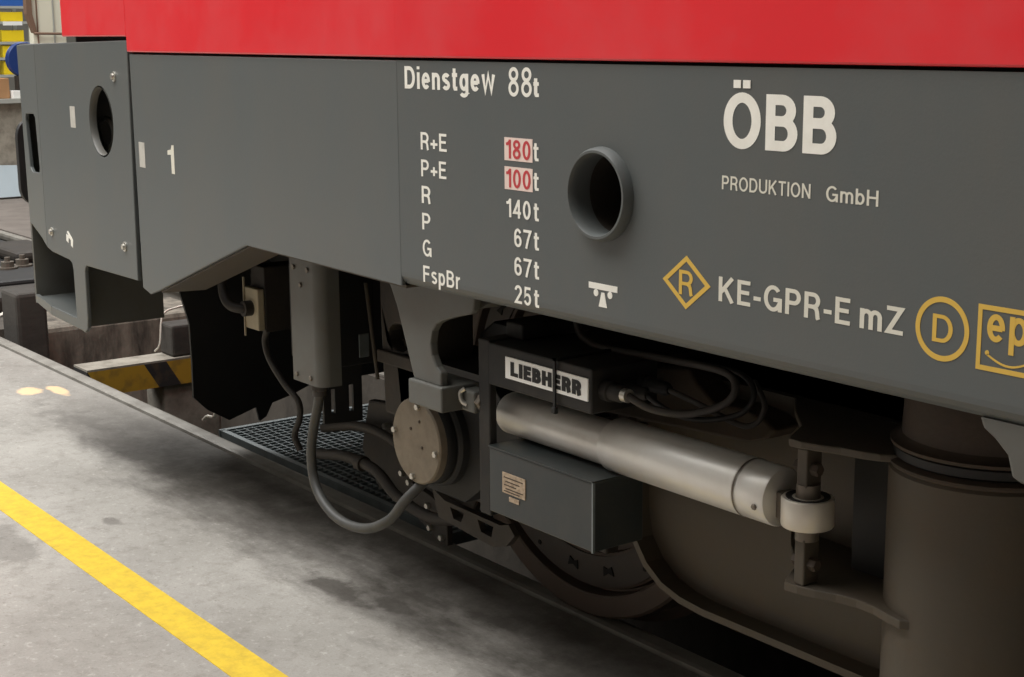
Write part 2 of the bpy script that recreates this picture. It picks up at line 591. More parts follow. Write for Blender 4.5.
# port tube with rounded rim
m = MB()
m.lathe([(0.073, 0.36), (0.073, 0.0), (0.0735, -0.014), (0.0765, -0.02), (0.081, -0.02), (0.085, -0.013), (0.087, 0.0), (0.087, 0.02), (0.079, 0.02), (0.079, 0.36)], (PX, 1.8, PZ), (0, 1, 0), 56, closed_ends=False)
port = m.build('port_tube', 'grey_paint', loco, smooth=True)
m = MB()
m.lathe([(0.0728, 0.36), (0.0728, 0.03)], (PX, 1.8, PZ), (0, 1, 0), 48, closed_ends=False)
m.build('port_shade', 'dark_steel', port, smooth=True)  # dark inner surface: shade inside the tube put into its colour
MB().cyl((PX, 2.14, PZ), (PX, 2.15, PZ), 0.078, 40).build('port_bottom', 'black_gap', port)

# ------------------------------------------------------------------ front corner fairing
fair = []
HX, HZ, HR = -4.762, 1.285, 0.113
m = MB()
edge = ([(-5.43, 1.528), (-4.488, 1.541), (-4.506, 0.80), (-5.0, 0.787), (-5.012, 0.78), (-5.02, 0.765), (-5.022, 0.60), (-5.03, 0.565), (-5.06, 0.545), (-5.09, 0.549),
         (-5.43, 0.552), (-5.43, 0.586), (-5.14, 0.586), (-5.145, 0.755), (-5.155, 0.778), (-5.18, 0.786), (-5.37, 0.793), (-5.43, 0.803)])
m.plate(edge, [circ(HX, HZ, HR)], sidefn(), 0.014)
slot = [(-5.475, 1.085), (-5.49, 1.068), (-5.63, 1.06), (-5.67, 1.075), (-5.705, 1.25), (-5.69, 1.272), (-5.53, 1.278), (-5.50, 1.265)]
m.plate([(-5.43, 1.528), (-5.79, 1.522), (-5.765, 0.95), (-5.76, 0.86), (-5.62, 0.84), (-5.52, 0.825), (-5.43, 0.803)], [slot], sidefn(), 0.014)
m.plate([(-5.43, 0.586), (-5.43, 0.552), (-5.745, 0.552), (-5.745, 0.582)], [], sidefn(), 0.014)
corner = m.build('corner_fairing', 'grey_paint', loco, bevel=0.003)
m = MB()
m.box(-5.775, -5.76, 2.0, 2.75, 0.545, 1.52)
m.build('front_plate', 'grey_frame', corner)
m = MB()
m.xy([(-4.49, yside(-4.49) + .012), (-5.43, yside(-5.43) + .012), (-5.785, yside(-5.785) + .01), (-5.785, 2.7), (-4.49, 2.7)], 1.515, 1.527)
m.build('top_plate', 'grey_frame', corner)
m = MB()
m.xy([(-5.14, yside(-5.14) + .012), (-5.43, yside(-5.43) + .012), (-5.75, yside(-5.75) + .01), (-5.75, 2.24), (-5.14, 2.24)], 0.556, 0.572)
m.build('step_tread', 'grey_paint', corner)
MB().box(-5.14, -5.125, 1.94, 2.24, 0.552, 0.80).build('step_side', 'grey_frame', corner)
MB().box(-5.75, -4.52, 2.26, 2.28, 0.80, 1.5).build('back_plate', 'black_steel', corner)
m = MB()
m.lathe([(0.113, 0.0), (0.113, 0.022), (0.106, 0.022), (0.106, 0.004), (0.109, -0.001)], (HX, yside(HX), HZ), (TA, 1, 0), 48, closed_ends=False)
m.build('hole_sleeve', 'grey_frame', corner, smooth=True)
m = MB()
m.tube([(-4.93 + 0.065 * math.cos(a), 1.985, 1.235 + 0.05 * math.sin(a)) for a in [i * 2 * PI / 24 for i in range(25)]], 0.009, 8, 1)
m.build('tow_eye', 'grey_frame', corner, smooth=True)
for (x, z) in ((-4.616, 1.43), (-5.361, 0.867), (-4.606, 0.897)):
    m = MB()
    m.lathe([(0.016, 0), (0.016, -0.003), (0.010, -0.004), (0.009, -0.010), (0, -0.011)], (x, yside(x), z), (TA, 1, 0), 18)
    m.build('screw', 'bright_bolt', corner, smooth=True)

# ------------------------------------------------------------------ lettering
# sans-serif alphabet drawn as centre-line strokes; cap height 1, x-height 0.74
def el(cx, cy, rx, ry, a0, a1, n=14):
    return [(cx + rx * math.cos(math.radians(a0 + (a1 - a0) * i / n)), cy + ry * math.sin(math.radians(a0 + (a1 - a0) * i / n))) for i in range(n + 1)]


def glyph(c, w):
    """returns (ink width, [(points, closed)])"""
    h = w / 2
    T = 1 - h
    X = 0.74
    if c in 'EFL':
        W = 0.56
        st = [([(h, 0), (h, 1)], 0)]
        if c != 'F':
            st.append(([(h, h), (W, h)], 0))
        if c != 'L':
            st += [([(h, T), (W - 0.01, T)], 0), ([(h, 0.52), (W - 0.05, 0.52)], 0)]
        return W, st
    if c == 'H':
        W = 0.68
        return W, [([(h, 0), (h, 1)], 0), ([(W - h, 0), (W - h, 1)], 0), ([(h, 0.52), (W - h, 0.52)], 0)]
    if c == 'I':
        return w, [([(h, 0), (h, 1)], 0)]
    if c == 'T':
        W = 0.60
        return W, [([(0, T), (W, T)], 0), ([(W / 2, 0), (W / 2, T)], 0)]
    if c == 'N':
        W = 0.68
        return W, [([(h, 0), (h, 1)], 0), ([(W - h, 0), (W - h, 1)], 0), ([(h, 1 - h * .3), (W - h, h * .3)], 0)]
    if c == 'Z':
        W = 0.60
        return W, [([(0.02, T), (W - h, T), (h, h), (W, h)], 0)]
    if c == 'K':
        W = 0.68
        return W, [([(h, 0), (h, 1)], 0), ([(h, 0.34), (W - h * 1.1, 1)], 0), ([(0.27, 0.56), (W - h, 0)], 0)]
    if c == 'U':
        W = 0.68
        return W, [([(h, 1), (h, 0.32)] + el(W / 2, 0.32, W / 2 - h, 0.32 - h, 180, 360)[1:] + [(W - h, 1)], 0)]
    if c == 'D':
        W = 0.68
        return W, [([(h, h), (W - 0.36, h)] + el(W - 0.36, 0.5, 0.36 - h, 0.5 - h, -90, 90)[1:-1] + [(W - 0.36, T), (h, T)], 1)]
    if c == 'O':
        W = 0.76
        return W, [(el(W / 2, 0.5, W / 2 - h, 0.5 - h * .85, 0, 360, 40)[:-1], 1)]
    if c == 'G':
        W = 0.74
        return W, [(el(W / 2, 0.5, W / 2 - h, 0.5 - h * .85, 42, 338, 34), 0), ([(W / 2 + 0.02, 0.46), (W - h, 0.46), (W - h, 0.0)], 0)]
    if c in 'PRB':
        W = 0.62
        m_ = 0.46 if c != 'B' else 0.53
        ry = (T - m_) / 2
        rx = 0.27 - h
        k = W - 0.28 if c != 'B' else W - 0.31
        st = [([(h, m_), (k, m_)] + el(k, m_ + ry, rx, ry, -90, 90)[1:-1] + [(k, T), (h, T)], 1)]
        if c == 'B':
            ry2 = (m_ - h) / 2
            st.append(([(h, h), (W - 0.28, h)] + el(W - 0.28, h + ry2, 0.28 - h, ry2, -90, 90)[1:-1] + [(W - 0.28, m_), (h, m_)], 1))
        else:
            st.append(([(h, 0), (h, m_)], 0))
        if c == 'R':
            st.append(([(0.26, m_), (W - 0.26, m_), (W - h - 0.07, m_ - 0.07), (W - h - 0.035, 0.28), (W - h - 0.01, 0.06), (W - h + 0.02, 0)], 0))
        return W, st
    if c == '1':
        W = 0.34
        return W, [([(W - h, 0), (W - h, 1)], 0), ([(0, 0.76), (0.13, 0.78), (W - h, 0.93)], 0)]
    if c == '0':
        W = 0.54
        return W, [(el(W / 2, 0.5, W / 2 - h, 0.5 - h, 0, 360, 36)[:-1], 1)]
    if c == '8':
        W = 0.54
        return W, [(el(W / 2, 0.755, W / 2 - h - 0.02, 0.245 - h * .9, 0, 360, 28)[:-1], 1), (el(W / 2, 0.275, W / 2 - h, 0.275 - h * .9, 0, 360, 28)[:-1], 1)]
    if c == '6':
        W = 0.54
        return W, [(el(W / 2, 0.32, W / 2 - h, 0.32 - h, 0, 360, 28)[:-1], 1), (el(W / 2, 0.62, W / 2 - h, 0.38 - h, 28, 180, 14) + [(h, 0.32)], 0)]
    if c == '7':
        W = 0.54
        return W, [([(0, T), (W - h * .4, T), (0.34, 0.5), (0.20, 0)], 0)]
    if c == '4':
        W = 0.56
        return W, [([(W - 0.15, 0), (W - 0.15, 1)], 0), ([(W - 0.15, 0.97), (h, 0.29), (W, 0.29)], 0)]
    if c == '2':
        W = 0.54
        return W, [(el(W / 2, 0.70, W / 2 - h, 0.30 - h, 175, -35, 16) + [(h * 1.2, h), (W, h)], 0)]
    if c == '5':
        W = 0.54
        return W, [([(W - 0.04, T), (h + 0.06, T), (h + 0.02, 0.50), (0.14, 0.57)] + el(W / 2, 0.335, W / 2 - h, 0.335 - h, 75, -160, 18), 0)]
    if c == '+':
        W = 0.52
        return W, [([(0, 0.36), (W, 0.36)], 0), ([(W / 2, 0.10), (W / 2, 0.62)], 0)]
    if c == '-':
        return 0.30, [([(0, 0.37), (0.30, 0.37)], 0)]
    if c == 'i':
        return w, [([(h, 0), (h, X)], 0), ([(h, 0.87), (h, 1)], 0)]
    if c == 't':
        W = 0.31
        return W, [([(0.13, 0.95), (0.13, 0.16), (0.16, h), (0.24, h), (W, h)], 0), ([(0, X - h * .8), (W, X - h * .8)], 0)]
    if c in 'nr':
        W = 0.50 if c == 'n' else 0.32
        st = [([(h, 0), (h, X)], 0)]
        if c == 'n':
            st.append(([(h, 0.42)] + el(W / 2, 0.46, W / 2 - h, X - h - 0.46, 180, 0, 12) + [(W - h, 0)], 0))
        else:
            st.append((el(W + .02, 0.40, W - h + .02, X - h - 0.40, 180, 90, 8), 0))
        return W, st
    if c == 'm':
        W = 0.80
        q = W / 2
        st = [([(h, 0), (h, X)], 0)]
        for x0, x1 in ((h, q), (q, W - h)):
            st.append(([(x0, 0.42)] + el((x0 + x1) / 2, 0.46, (x1 - x0) / 2, X - h - 0.46, 180, 0, 12) + [(x1, 0)], 0))
        return W, st
    if c == 'e':
        W = 0.52
        return W, [(el(W / 2, 0.37, W / 2 - h, 0.37 - h, -8, 318, 26), 0), ([(h, 0.37), (W - h, 0.37)], 0)]
    if c == 's':
        W = 0.48
        r1, r2 = (X - 0.38) / 2 - h * .5, 0.19 - h * .5
        up = el(W / 2, X - h - r1 + h * .15, W / 2 - h, r1 - h * .1, 25, 265, 14)
        dn = el(W / 2, h + r2 - h * .15, W / 2 - h, r2 - h * .1, 85, -155, 14)
        return W, [(up + dn, 0)]
    if c in 'pbg':
        W = 0.53
        bowl = (el(W / 2, 0.37, W / 2 - h, 0.37 - h, 0, 360, 30)[:-1], 1)
        if c == 'p':
            return W, [bowl, ([(h, -0.27), (h, X)], 0)]
        if c == 'b':
            return W, [bowl, ([(h, 0), (h, 1)], 0)]
        return W, [bowl, ([(W - h, X), (W - h, -0.06)] + el(W / 2, -0.06, W / 2 - h, 0.22 - h, 0, -160, 12), 0)]
    if c == 'w':
        W = 0.74
        return W, [([(h * .8, X), (0.20, 0.03), (W / 2, X - 0.02), (W - 0.20, 0.03), (W - h * .8, X)], 0)]
    return 0.3, []


def stroke(V, F, pts, closed, w, x0, cap):
    n = len(pts)
    P = [Vector(p) for p in pts]
    ring = []
    for i in range(n):
        a = P[(i - 1) % n] if (closed or i) else None
        b = P[(i + 1) % n] if (closed or i < n - 1) else None
        d1 = (P[i] - a).normalized() if a is not None else None
        d2 = (b - P[i]).normalized() if b is not None else None
        d1 = d1 or d2
        d2 = d2 or d1
        n1, n2 = Vector((-d1.y, d1.x)), Vector((-d2.y, d2.x))
        mt = n1 + n2
        mt = mt.normalized() if mt.length > 1e-4 else n1
        k = min(2.2, 1 / max(0.2, mt.dot(n1)))
        ring.append((P[i] + mt * (w / 2 * k), P[i] - mt * (w / 2 * k)))
    s = len(V)
    for l, r in ring:
        V.append((x0 + l.x, l.y))
        V.append((x0 + r.x, r.y))
    for i in range(n if closed else n - 1):
        j = (i + 1) % n
        F.append((s + 2 * i, s + 2 * i + 1, s + 2 * j + 1, s + 2 * j))


def lettering(s, x0, x1, z0, z1, mat, fn=None, w=0.15, off=-0.0005, parent=None, label=None, name='lettering', gap=0.13, slant=0.0):
    """fit the string between x0..x1 with its baseline at z0 and cap height up to z1"""
    V, F, depth = [], [], []
    x = 0.0
    for c in s:
        if c == ' ':
            x += 0.22
            continue
        W, st = glyph(c, w)
        for q, (pts, cl) in enumerate(st):
            n0 = len(V)
            stroke(V, F, pts, cl, w, x, 0)
            depth += [-0.00012 * q] * (len(V) - n0)
        x += W + gap
    xb = x - gap
    fn = fn or sidefn(off)
    co = [fn(x0 + (u + slant * v) / xb * (x1 - x0), z0 + v * (z1 - z0), dd) for (u, v), dd in zip(V, depth)]
    me = bpy.data.meshes.new(name)
    me.from_pydata(co, [], F)
    me.materials.append(MATS[mat])
    o = bpy.data.objects.new(name, me)
    C.objects.link(o)
    o.parent = parent or loco
    o.matrix_parent_inverse = (parent or loco).matrix_basis.inverted()
    if label:
        o['label'] = label
    return o


lettering('Dienstgew', -2.800, -2.472, 1.441, 1.488, 'white_letter', w=0.175, label='white heading lettering')
lettering('88', -2.427, -2.352, 1.435, 1.491, 'white_letter', w=0.13)
lettering('t', -2.347, -2.330, 1.436, 1.473, 'white_letter', w=0.19)
for s, x1, z0, z1 in (('R+E', -2.644, 1.314, 1.351), ('P+E', -2.647, 1.257, 1.293), ('R', -2.708, 1.200, 1.237), ('P', -2.710, 1.143, 1.179),
                      ('G', -2.708, 1.086, 1.122), ('FspBr', -2.603, 1.029, 1.065)):
    lettering(s, -2.742, x1, z0, z1, 'white_letter')
for s, x0, z, mt in (('180', -2.436, 1.314, 'red_letter'), ('100', -2.436, 1.257, 'red_letter'), ('140', -2.436, 1.198, 'white_letter'),
                     ('67', -2.411, 1.141, 'white_letter'), ('67', -2.411, 1.084, 'white_letter'), ('25', -2.411, 1.028, 'white_letter')):
    lettering(s, x0, -2.357, z, z + 0.037, mt, off=-0.0010)
    lettering('t', -2.348, -2.332, z, z + 0.036, 'white_letter')
for z in (1.310, 1.253):
    MB().plate([(-2.442, z), (-2.351, z), (-2.351, z + 0.045), (-2.442, z + 0.045)], [], sidefn(-0.0006), 0.0014).build('number_plate', 'pink_plate', loco)
lettering('OBB', -1.832, -1.588, 1.369, 1.458, 'white_letter', w=0.185, gap=0.10, label='large white lettering')
for x in (-1.810, -1.7885):
    MB().plate([(x, 1.466), (x + 0.0165, 1.466), (x + 0.0165, 1.479), (x, 1.479)], [], sidefn(-0.0012), 0.001).build('lettering', 'white_letter', loco)
lettering('PRODUKTION', -1.833, -1.637, 1.299, 1.322, 'cream_letter', w=0.14)
lettering('GmbH', -1.605, -1.502, 1.298, 1.322, 'cream_letter', w=0.14)
lettering('KE-GPR-E mZ', -1.836, -1.446, 1.110, 1.152, 'cream_letter', w=0.16, label='cream brake type lettering')


def ring_plate(outer, inner, name='emblem', mat='yellow_letter', label=None):
    return MB().plate(outer, [inner], sidefn(-0.0006), 0.0013).build(name, mat, loco, label=label)


ring_plate([(-1.976, 1.131), (-1.916, 1.178), (-1.856, 1.131), (-1.916, 1.084)], [(-1.963, 1.131), (-1.916, 1.168), (-1.869, 1.131), (-1.916, 1.094)], label='yellow diamond outline')
lettering('R', -1.934, -1.899, 1.109, 1.152, 'yellow_letter', w=0.14)
ring_plate(circ(-1.376, 1.131, 0.0475, 64), circ(-1.376, 1.131, 0.0395, 64), label='yellow circle outline')
lettering('D', -1.393, -1.357, 1.111, 1.152, 'yellow_letter', w=0.14)
ring_plate([(-1.315, 1.083), (-1.205, 1.083), (-1.205, 1.177), (-1.315, 1.177)], [(-1.308, 1.090), (-1.212, 1.090), (-1.212, 1.170), (-1.308, 1.170)], label='yellow square outline')
lettering('ep', -1.299, -1.232, 1.126, 1.180, 'yellow_letter', w=0.15)
sm = [(-1.297 + 0.073 * t, 1.108 - 0.012 * math.sin(PI * t)) for t in [i / 14 for i in range(15)]]
sm2 = [(x, z - 0.003) for x, z in reversed(sm)]
MB().plate(sm + sm2, [], sidefn(-0.0006), 0.0013).build('emblem', 'yellow_letter', loco)
MB().plate(circ(-1.297, 1.109, 0.0035, 12), [], sidefn(-0.0006), 0.0013).build('emblem', 'yellow_letter', loco)
# scale symbol: bar on two discs and a wedge
m = MB()
m.plate([(-2.180, 1.0885), (-2.098, 1.0885), (-2.098, 1.100), (-2.180, 1.100)], [], sidefn(-0.0006), 0.0013)
m.plate(circ(-2.159, 1.0815, 0.0068, 20), [], sidefn(-0.0006), 0.0013)
m.plate(circ(-2.119, 1.0815, 0.0068, 20), [], sidefn(-0.0006), 0.0013)
m.plate([(-2.143, 1.084), (-2.135, 1.084), (-2.127, 1.0565), (-2.151, 1.0565)], [], sidefn(-0.0006), 0.0013)
m.build('emblem', 'white_letter', loco, label='white scale symbol')
# figure 1, stickers and arrow on the cab side
m = MB()
m.plate([(-4.170, 1.160), (-4.146, 1.160), (-4.146, 1.243), (-4.162, 1.243), (-4.168, 1.230), (-4.196, 1.226), (-4.196, 1.213), (-4.170, 1.215)], [], sidefn(-0.0006), 0.0013)
m.build('lettering', 'cream_letter', loco, label='cream figure one')
for (x0, x1, z0, z1, p) in ((-4.430, -4.382, 1.162, 1.238, loco), (-5.070, -5.018, 1.252, 1.323, corner)):
    MB().plate([(x0, z0), (x1, z0), (x1, z1), (x0, z1)], [], sidefn(-0.0006), 0.0013).build('sticker', 'sticker_grey', p)
m = MB()
m.plate([(-5.20, 0.853), (-5.178, 0.846), (-5.172, 0.866), (-5.15, 0.859), (-5.152, 0.840), (-5.132, 0.834), (-5.126, 0.862), (-5.175, 0.889), (-5.19, 0.885), (-5.168, 0.872), (-5.196, 0.877)], [], sidefn(-0.0006), 0.0013)
m.build('emblem', 'white_letter', corner)

# ------------------------------------------------------------------ grey hanger bracket under the body
m = MB()
pts = [(-3.00, 1.008), (-2.972, 0.985), (-2.945, 0.94), (-2.878, 0.78), (-2.768, 0.78), (-2.768, 0.812)]
pts += [(-2.785, 0.824), (-2.802, 0.848), (-2.807, 0.875), (-2.800, 0.902), (-2.782, 0.922), (-2.755, 0.934), (-2.715, 0.946), (-2.675, 0.957), (-2.652, 0.962), (-2.640, 0.972), (-2.632, 1.008)]
m.xz(pts, 1.858, 1.878)
hang = m.build('hanger_bracket', 'grey_frame', loco, bevel=0.004)
MB().box(-2.888, -2.752, 1.848, 1.955, 0.724, 0.782).build('foot_block', 'grey_frame', hang, bevel=0.004)
m = MB()
m.xz([(-3.00, 1.03), (-2.632, 1.03), (-2.632, 0.985), (-2.66, 0.97), (-2.70, 0.965), (-2.96, 0.985)], 1.89, 2.05)
m.build('gusset', 'grey_frame', hang)
# gusset at the right end of the frame
MB().xz([(-1.312, 1.012), (-1.305, 0.997), (-1.285, 0.985), (-1.262, 0.965), (-1.253, 0.935), (-1.235, 0.928), (-0.9, 0.928), (-0.9, 1.012)], 1.81, 1.85).build('hanger_bracket', 'grey_frame', loco, bevel=0.004)

# ------------------------------------------------------------------ buffer
buf = thing('buffer', 'dark rounded buffer head in front of the corner fairing', 'buffer', (-6.05, 2.405, 1.08))
m = MB()
rr = []
for (cy, cz, a) in ((2.66, 1.15, 0), (2.165, 1.15, 90), (2.165, 0.95, 180), (2.66, 0.95, 270)):
    rr += arc(cy, cz, 0.05, 0.07, a, a + 90, 6)
m.yz(rr, -6.22, -6.19)
m.build('buffer_head', 'black_steel', buf, bevel=0.008)
MB().cyl((-6.19, 2.405, 1.08), (-5.78, 2.405, 1.08), 0.09, 28).build('plunger', 'dark_steel', buf, smooth=True)
MB().lathe([(0.12, 0), (0.12, 0.22), (0.17, 0.22), (0.17, 0.25)], (-6.03, 2.405, 1.08), (1, 0, 0), 28).build('sleeve', 'black_steel', buf, smooth=True)

# ------------------------------------------------------------------ rail guard plough
pl = thing('rail_guard', 'black curved rail guard plate hanging ahead of the wheel', 'rail guard', (-5.2, 3.28, 0.1))
edge = [(2.335, 0.70), (2.335, 0.62), (2.372, 0.50), (2.384, 0.34), (2.39, 0.21), (2.45, 0.15), (2.54, 0.095), (2.655, 0.13), (2.672, 0.07), (2.70, 0.085), (2.725, 0.137), (2.82, 0.16), (2.9, 0.19), (3.66, 0.19), (3.85, 0.14), (4.02, 0.10), (4.17, 0.21), (4.2, 0.5), (4.225, 0.70)]
m = MB()
m.plate(edge, [], lambda u, v, d: (-5.2 + d - 0.12 * max(0, 0.62 - v) ** 1.0, u, v), 0.012)
m.build('plate', 'black_steel', pl)
m = MB()
m.box(-5.2, -5.02, 2.40, 4.16, 0.70, 0.78)
m.box(-5.2, -4.7, 2.62, 2.68, 0.62, 1.04)
m.box(-5.2, -4.7, 3.86, 3.92, 0.62, 1.04)
m.build('support', 'black_steel', pl)

# ------------------------------------------------------------------ bogie
bog = thing('bogie', 'dusty brown steel bogie frame carrying the wheel and spring tower', 'bogie', (-1.57, 3.28, 0))
# side frame plate, with flange along lower edge
low = [(-2.475, 0.70), (-2.472, 0.56), (-2.468, 0.50), (-2.455, 0.445), (-2.42, 0.40), (-2.37, 0.368), (-2.31, 0.352), (-2.24, 0.346), (-0.9, 0.346), (-0.83, 0.352), (-0.77, 0.368), (-0.72, 0.40), (-0.685, 0.445), (-0.668, 0.56), (-0.665, 0.70)]
m = MB()
m.xz(low + [(-0.1, 0.72), (0.2, 0.80), (0.2, 0.84), (-2.50, 0.84), (-2.50, 0.70)], 2.215, 2.235)
m.box(-2.45, -0.69, 2.235, 2.42, 0.37, 0.84)
m.box(-2.5, 0.25, 2.235, 2.42, 0.72, 0.84)
m.build('side_frame', 'bogie_paint', bog)
MB().xz([(-2.50, 0.84), (-3.08, 0.84), (-3.14, 0.80), (-3.14, 0.74), (-2.95, 0.70), (-2.50, 0.70)], 2.225, 2.42).build('frame_arm_shaded', 'black_steel', bog, bevel=0.01)  # same frame in black: shade behind the hanger opening put into colour
inner = [(x, z) for x, z in low]
outl = []
for i, (x, z) in enumerate(low):
    a = low[max(0, i - 1)]
    b = low[min(len(low) - 1, i + 1)]
    t = Vector((b[0] - a[0], b[1] - a[1])).normalized()
    outl.append((x + t.y * 0.016, z - t.x * 0.016))
MB().xz(inner + list(reversed(outl)), 2.165, 2.42).build('lower_flange', 'bogie_paint', bog)
# upper brown casting and cover behind the damper
m = MB()
m.xz([(-2.62, 0.84), (-2.27, 0.87), (-2.24, 0.84), (-2.19, 0.812), (-2.11, 0.815), (-2.05, 0.805), (-2.02, 0.79), (-2.04, 0.768), (-2.10, 0.748), (-2.62, 0.72)], 2.14, 2.215)
m.build('casting', 'rusty_brown', bog, bevel=0.012, segs=3)
# spring tower
TX, TY = -1.543, 2.168
m = MB()
m.lathe([(0.17, 0.30), (0.17, 0.818), (0.165, 0.824), (0.12, 0.824)], (TX, TY, 0), (0, 0, 1), 72)
m.build('spring_tower', 'bogie_paint', bog, smooth=True)
m = MB()
m.lathe([(0.168, 0.824), (0.172, 0.829), (0.172, 0.833), (0.163, 0.838)], (TX, TY, 0), (0, 0, 1), 72)
m.build('tower_rim', 'rusty_brown', bog, smooth=True)
m = MB()
m.lathe([(0.155, 0.836), (0.163, 0.842), (0.163, 0.856), (0.155, 0.862)], (TX, TY, 0), (0, 0, 1), 72)
m.build('rubber_ring', 'rubber', bog, smooth=True)
m = MB()
m.lathe([(0.15, 0.858), (0.168, 0.861), (0.169, 0.867), (0.158, 0.870), (0.150, 0.878), (0.148, 0.93), (0.14, 0.96), (0.13, 1.005)], (TX, TY, 0), (0, 0, 1), 72)
m.build('spring_cap', 'rusty_brown', bog, smooth=True)
# damper console: upper and lower curved plates, posts
top = [(-1.842, 1.990), (-1.830, 1.974), (-1.80, 1.975), (-1.765, 1.985), (-1.73, 2.0), (-1.69, 2.008), (-1.65, 2.006), (-1.61, 1.995), (-1.58, 1.99), (-1.50, 2.05), (-1.50, 2.2), (-2.04, 2.215), (-1.97, 2.14), (-1.88, 2.06)]
MB().xy(top[:6] + [(-1.66, 2.02), (-1.62, 2.05)] + top[9:], 0.828, 0.842).build('console_plate', 'bogie_paint', bog, bevel=0.003)
MB().xy(top, 0.556, 0.572).build('console_plate', 'bogie_paint', bog, bevel=0.003)
MB().box(-1.80, -1.62, 2.12, 2.20, 0.574, 0.826).build('console_web', 'black_steel', bog)
m = MB()
m.box(-1.814, -1.790, 1.980, 2.020, 0.755, 0.828)
m.build('console_post', 'bogie_paint', bog, bevel=0.003)
MB().box(-1.814, -1.790, 1.980, 2.020, 0.572, 0.66).build('console_post', 'bogie_paint', bog, bevel=0.003)
for (x, z, d) in ((-1.814, 0.79, -1), (-1.79, 0.79, 1), (-1.814, 0.612, -1), (-1.79, 0.612, 1)):
    hexbolt((x, 1.998, z), (d, 0, 0), 0.012, 0.016, 'rusty_brown', bog)
m = MB()
m.cyl((-1.803, 2.0, 0.655), (-1.803, 2.0, 0.76), 0.022, 20)
m.build('console_pin', 'dull_bolt', bog, smooth=True)
# axle box with round cover
AX, AZ = -3.128, 0.551
m = MB()
m.lathe([(0.124, 0.30), (0.124, 0.06), (0.118, 0.05)], (AX, 2.02, AZ), (0, 1, 0), 48)
m.xz([(-3.34, 0.74), (-3.32, 0.60), (-3.27, 0.47), (-3.2, 0.40), (-3.03, 0.40), (-2.93, 0.47), (-2.88, 0.50), (-2.70, 0.46), (-2.70, 0.66), (-2.86, 0.68), (-2.92, 0.74)], 2.10, 2.30)
m.build('axle_box', 'black_steel', bog, bevel=0.006)
MB().lathe([(0.112, 0.022), (0.115, 0.03), (0.115, 0.042), (0.112, 0.05)], (AX, 2.02, AZ), (0, 1, 0), 48).build('cover_seal', 'rubber', bog, smooth=True)
cap = MB().lathe([(0, 0), (0.106, 0.0), (0.110, 0.004), (0.110, 0.024)], (AX, 2.02, AZ), (0, 1, 0), 56).build('axle_cover', 'cap_paint', bog, smooth=True)
for a in (80, 172, 352, 262):
    x, z = AX + 0.094 * math.cos(math.radians(a)), AZ + 0.094 * math.sin(math.radians(a))
    hexbolt((x, 2.02, z), (0, -1, 0), 0.0085, 0.009, 'bright_bolt', cap)
for (dx, dz) in ((0.03, -0.01), (-0.02, 0.03), (0.02, 0.055)):
    MB().lathe([(0.004, 0.0), (0.004, -0.002), (0, -0.003)], (AX + dx, 2.02, AZ + dz), (0, 1, 0), 10).build('plug', 'rusty_brown', cap)
# axle guide column with oval recess
m = MB()
m.xz([(-3.41, 1.0), (-3.15, 1.0), (-3.15, 0.56), (-3.40, 0.56), (-3.41, 0.75)], 2.10, 2.22, [arc(-3.325, 0.775, 0.05, 0.036, 0, 342, 19)])
m.build('guide_column', 'dark_steel', bog, bevel=0.008)
MB().box(-3.40, -3.25, 2.14, 2.21, 0.735, 0.76).build('guide_lug', 'rusty_brown', bog)
MB().box(-3.41, -3.2, 2.085, 2.10, 0.70, 0.735).build('guide_rib', 'dark_steel', bog, bevel=0.004)
# lower stay with windows, running toward the wheel
m = MB()
m.plate([(-3.30, 0.36), (-3.24, 0.338), (-2.99, 0.334), (-2.955, 0.345), (-2.93, 0.32), (-2.965, 0.285), (-3.02, 0.268), (-3.10, 0.272), (-3.27, 0.285)],
        [[(-3.215, 0.326), (-3.15, 0.325), (-3.165, 0.297), (-3.20, 0.298)], [(-3.09, 0.324), (-3.02, 0.322), (-3.03, 0.292), (-3.075, 0.295)]],
        lambda u, v, d: (u, 2.18 + d, v), 0.02)
m.build('stay', 'dark_steel', bog, bevel=0.003)
m = MB()
m.box(-3.42, -2.6, 2.20, 2.24, 0.36, 0.46)
m.build('tie_bar', 'dark_steel', bog, bevel=0.005)
# bolted plate low by the rail
brk = MB().xz([(-3.72, 0.24), (-3.60, 0.22), (-3.53, 0.19), (-3.525, 0.09), (-3.60, 0.10), (-3.72, 0.15)], 2.38, 2.40).build('guard_plate', 'dark_steel', bog, bevel=0.003)
for (x, z) in ((-3.62, 0.19), (-3.56, 0.175), (-3.61, 0.125), (-3.55, 0.11)):
    hexbolt((x, 2.38, z), (0, -1, 0), 0.010, 0.012, 'bright_bolt', brk)
m = MB()
m.xz([(-4.05, 0.42), (-3.75, 0.45), (-3.5, 0.42), (-3.42, 0.30), (-3.5, 0.17), (-3.75, 0.16), (-4.0, 0.14), (-4.1, 0.25)], 2.44, 2.47)
g2 = m.build('lower_casting', 'dark_steel', bog, bevel=0.008)
for (x, z) in ((-3.93, 0.36), (-3.84, 0.23), (-3.80, 0.21)):
    hexbolt((x, 2.44, z), (0, -1, 0), 0.011, 0.02, 'bright_bolt', g2)
m = MB()
m.tube([(-4.25, 2.34, 0.22), (-4.1, 2.32, 0.25), (-3.95, 2.30, 0.28), (-3.75, 2.28, 0.285), (-3.62, 2.27, 0.24), (-3.45, 2.27, 0.22), (-3.3, 2.27, 0.25)], 0.017, 12)
m.lathe([(0.024, 0), (0.024, 0.03)], (-3.86, 2.288, 0.285), (1, 0, 0), 16)
m.build('air_pipe', 'dark_steel', bog, smooth=True)
m = MB()
m.tube([(-4.3, 2.42, 0.28), (-4.05, 2.40, 0.34), (-3.8, 2.36, 0.36), (-3.5, 2.32, 0.33), (-3.36, 2.3, 0.35)], 0.016, 10)
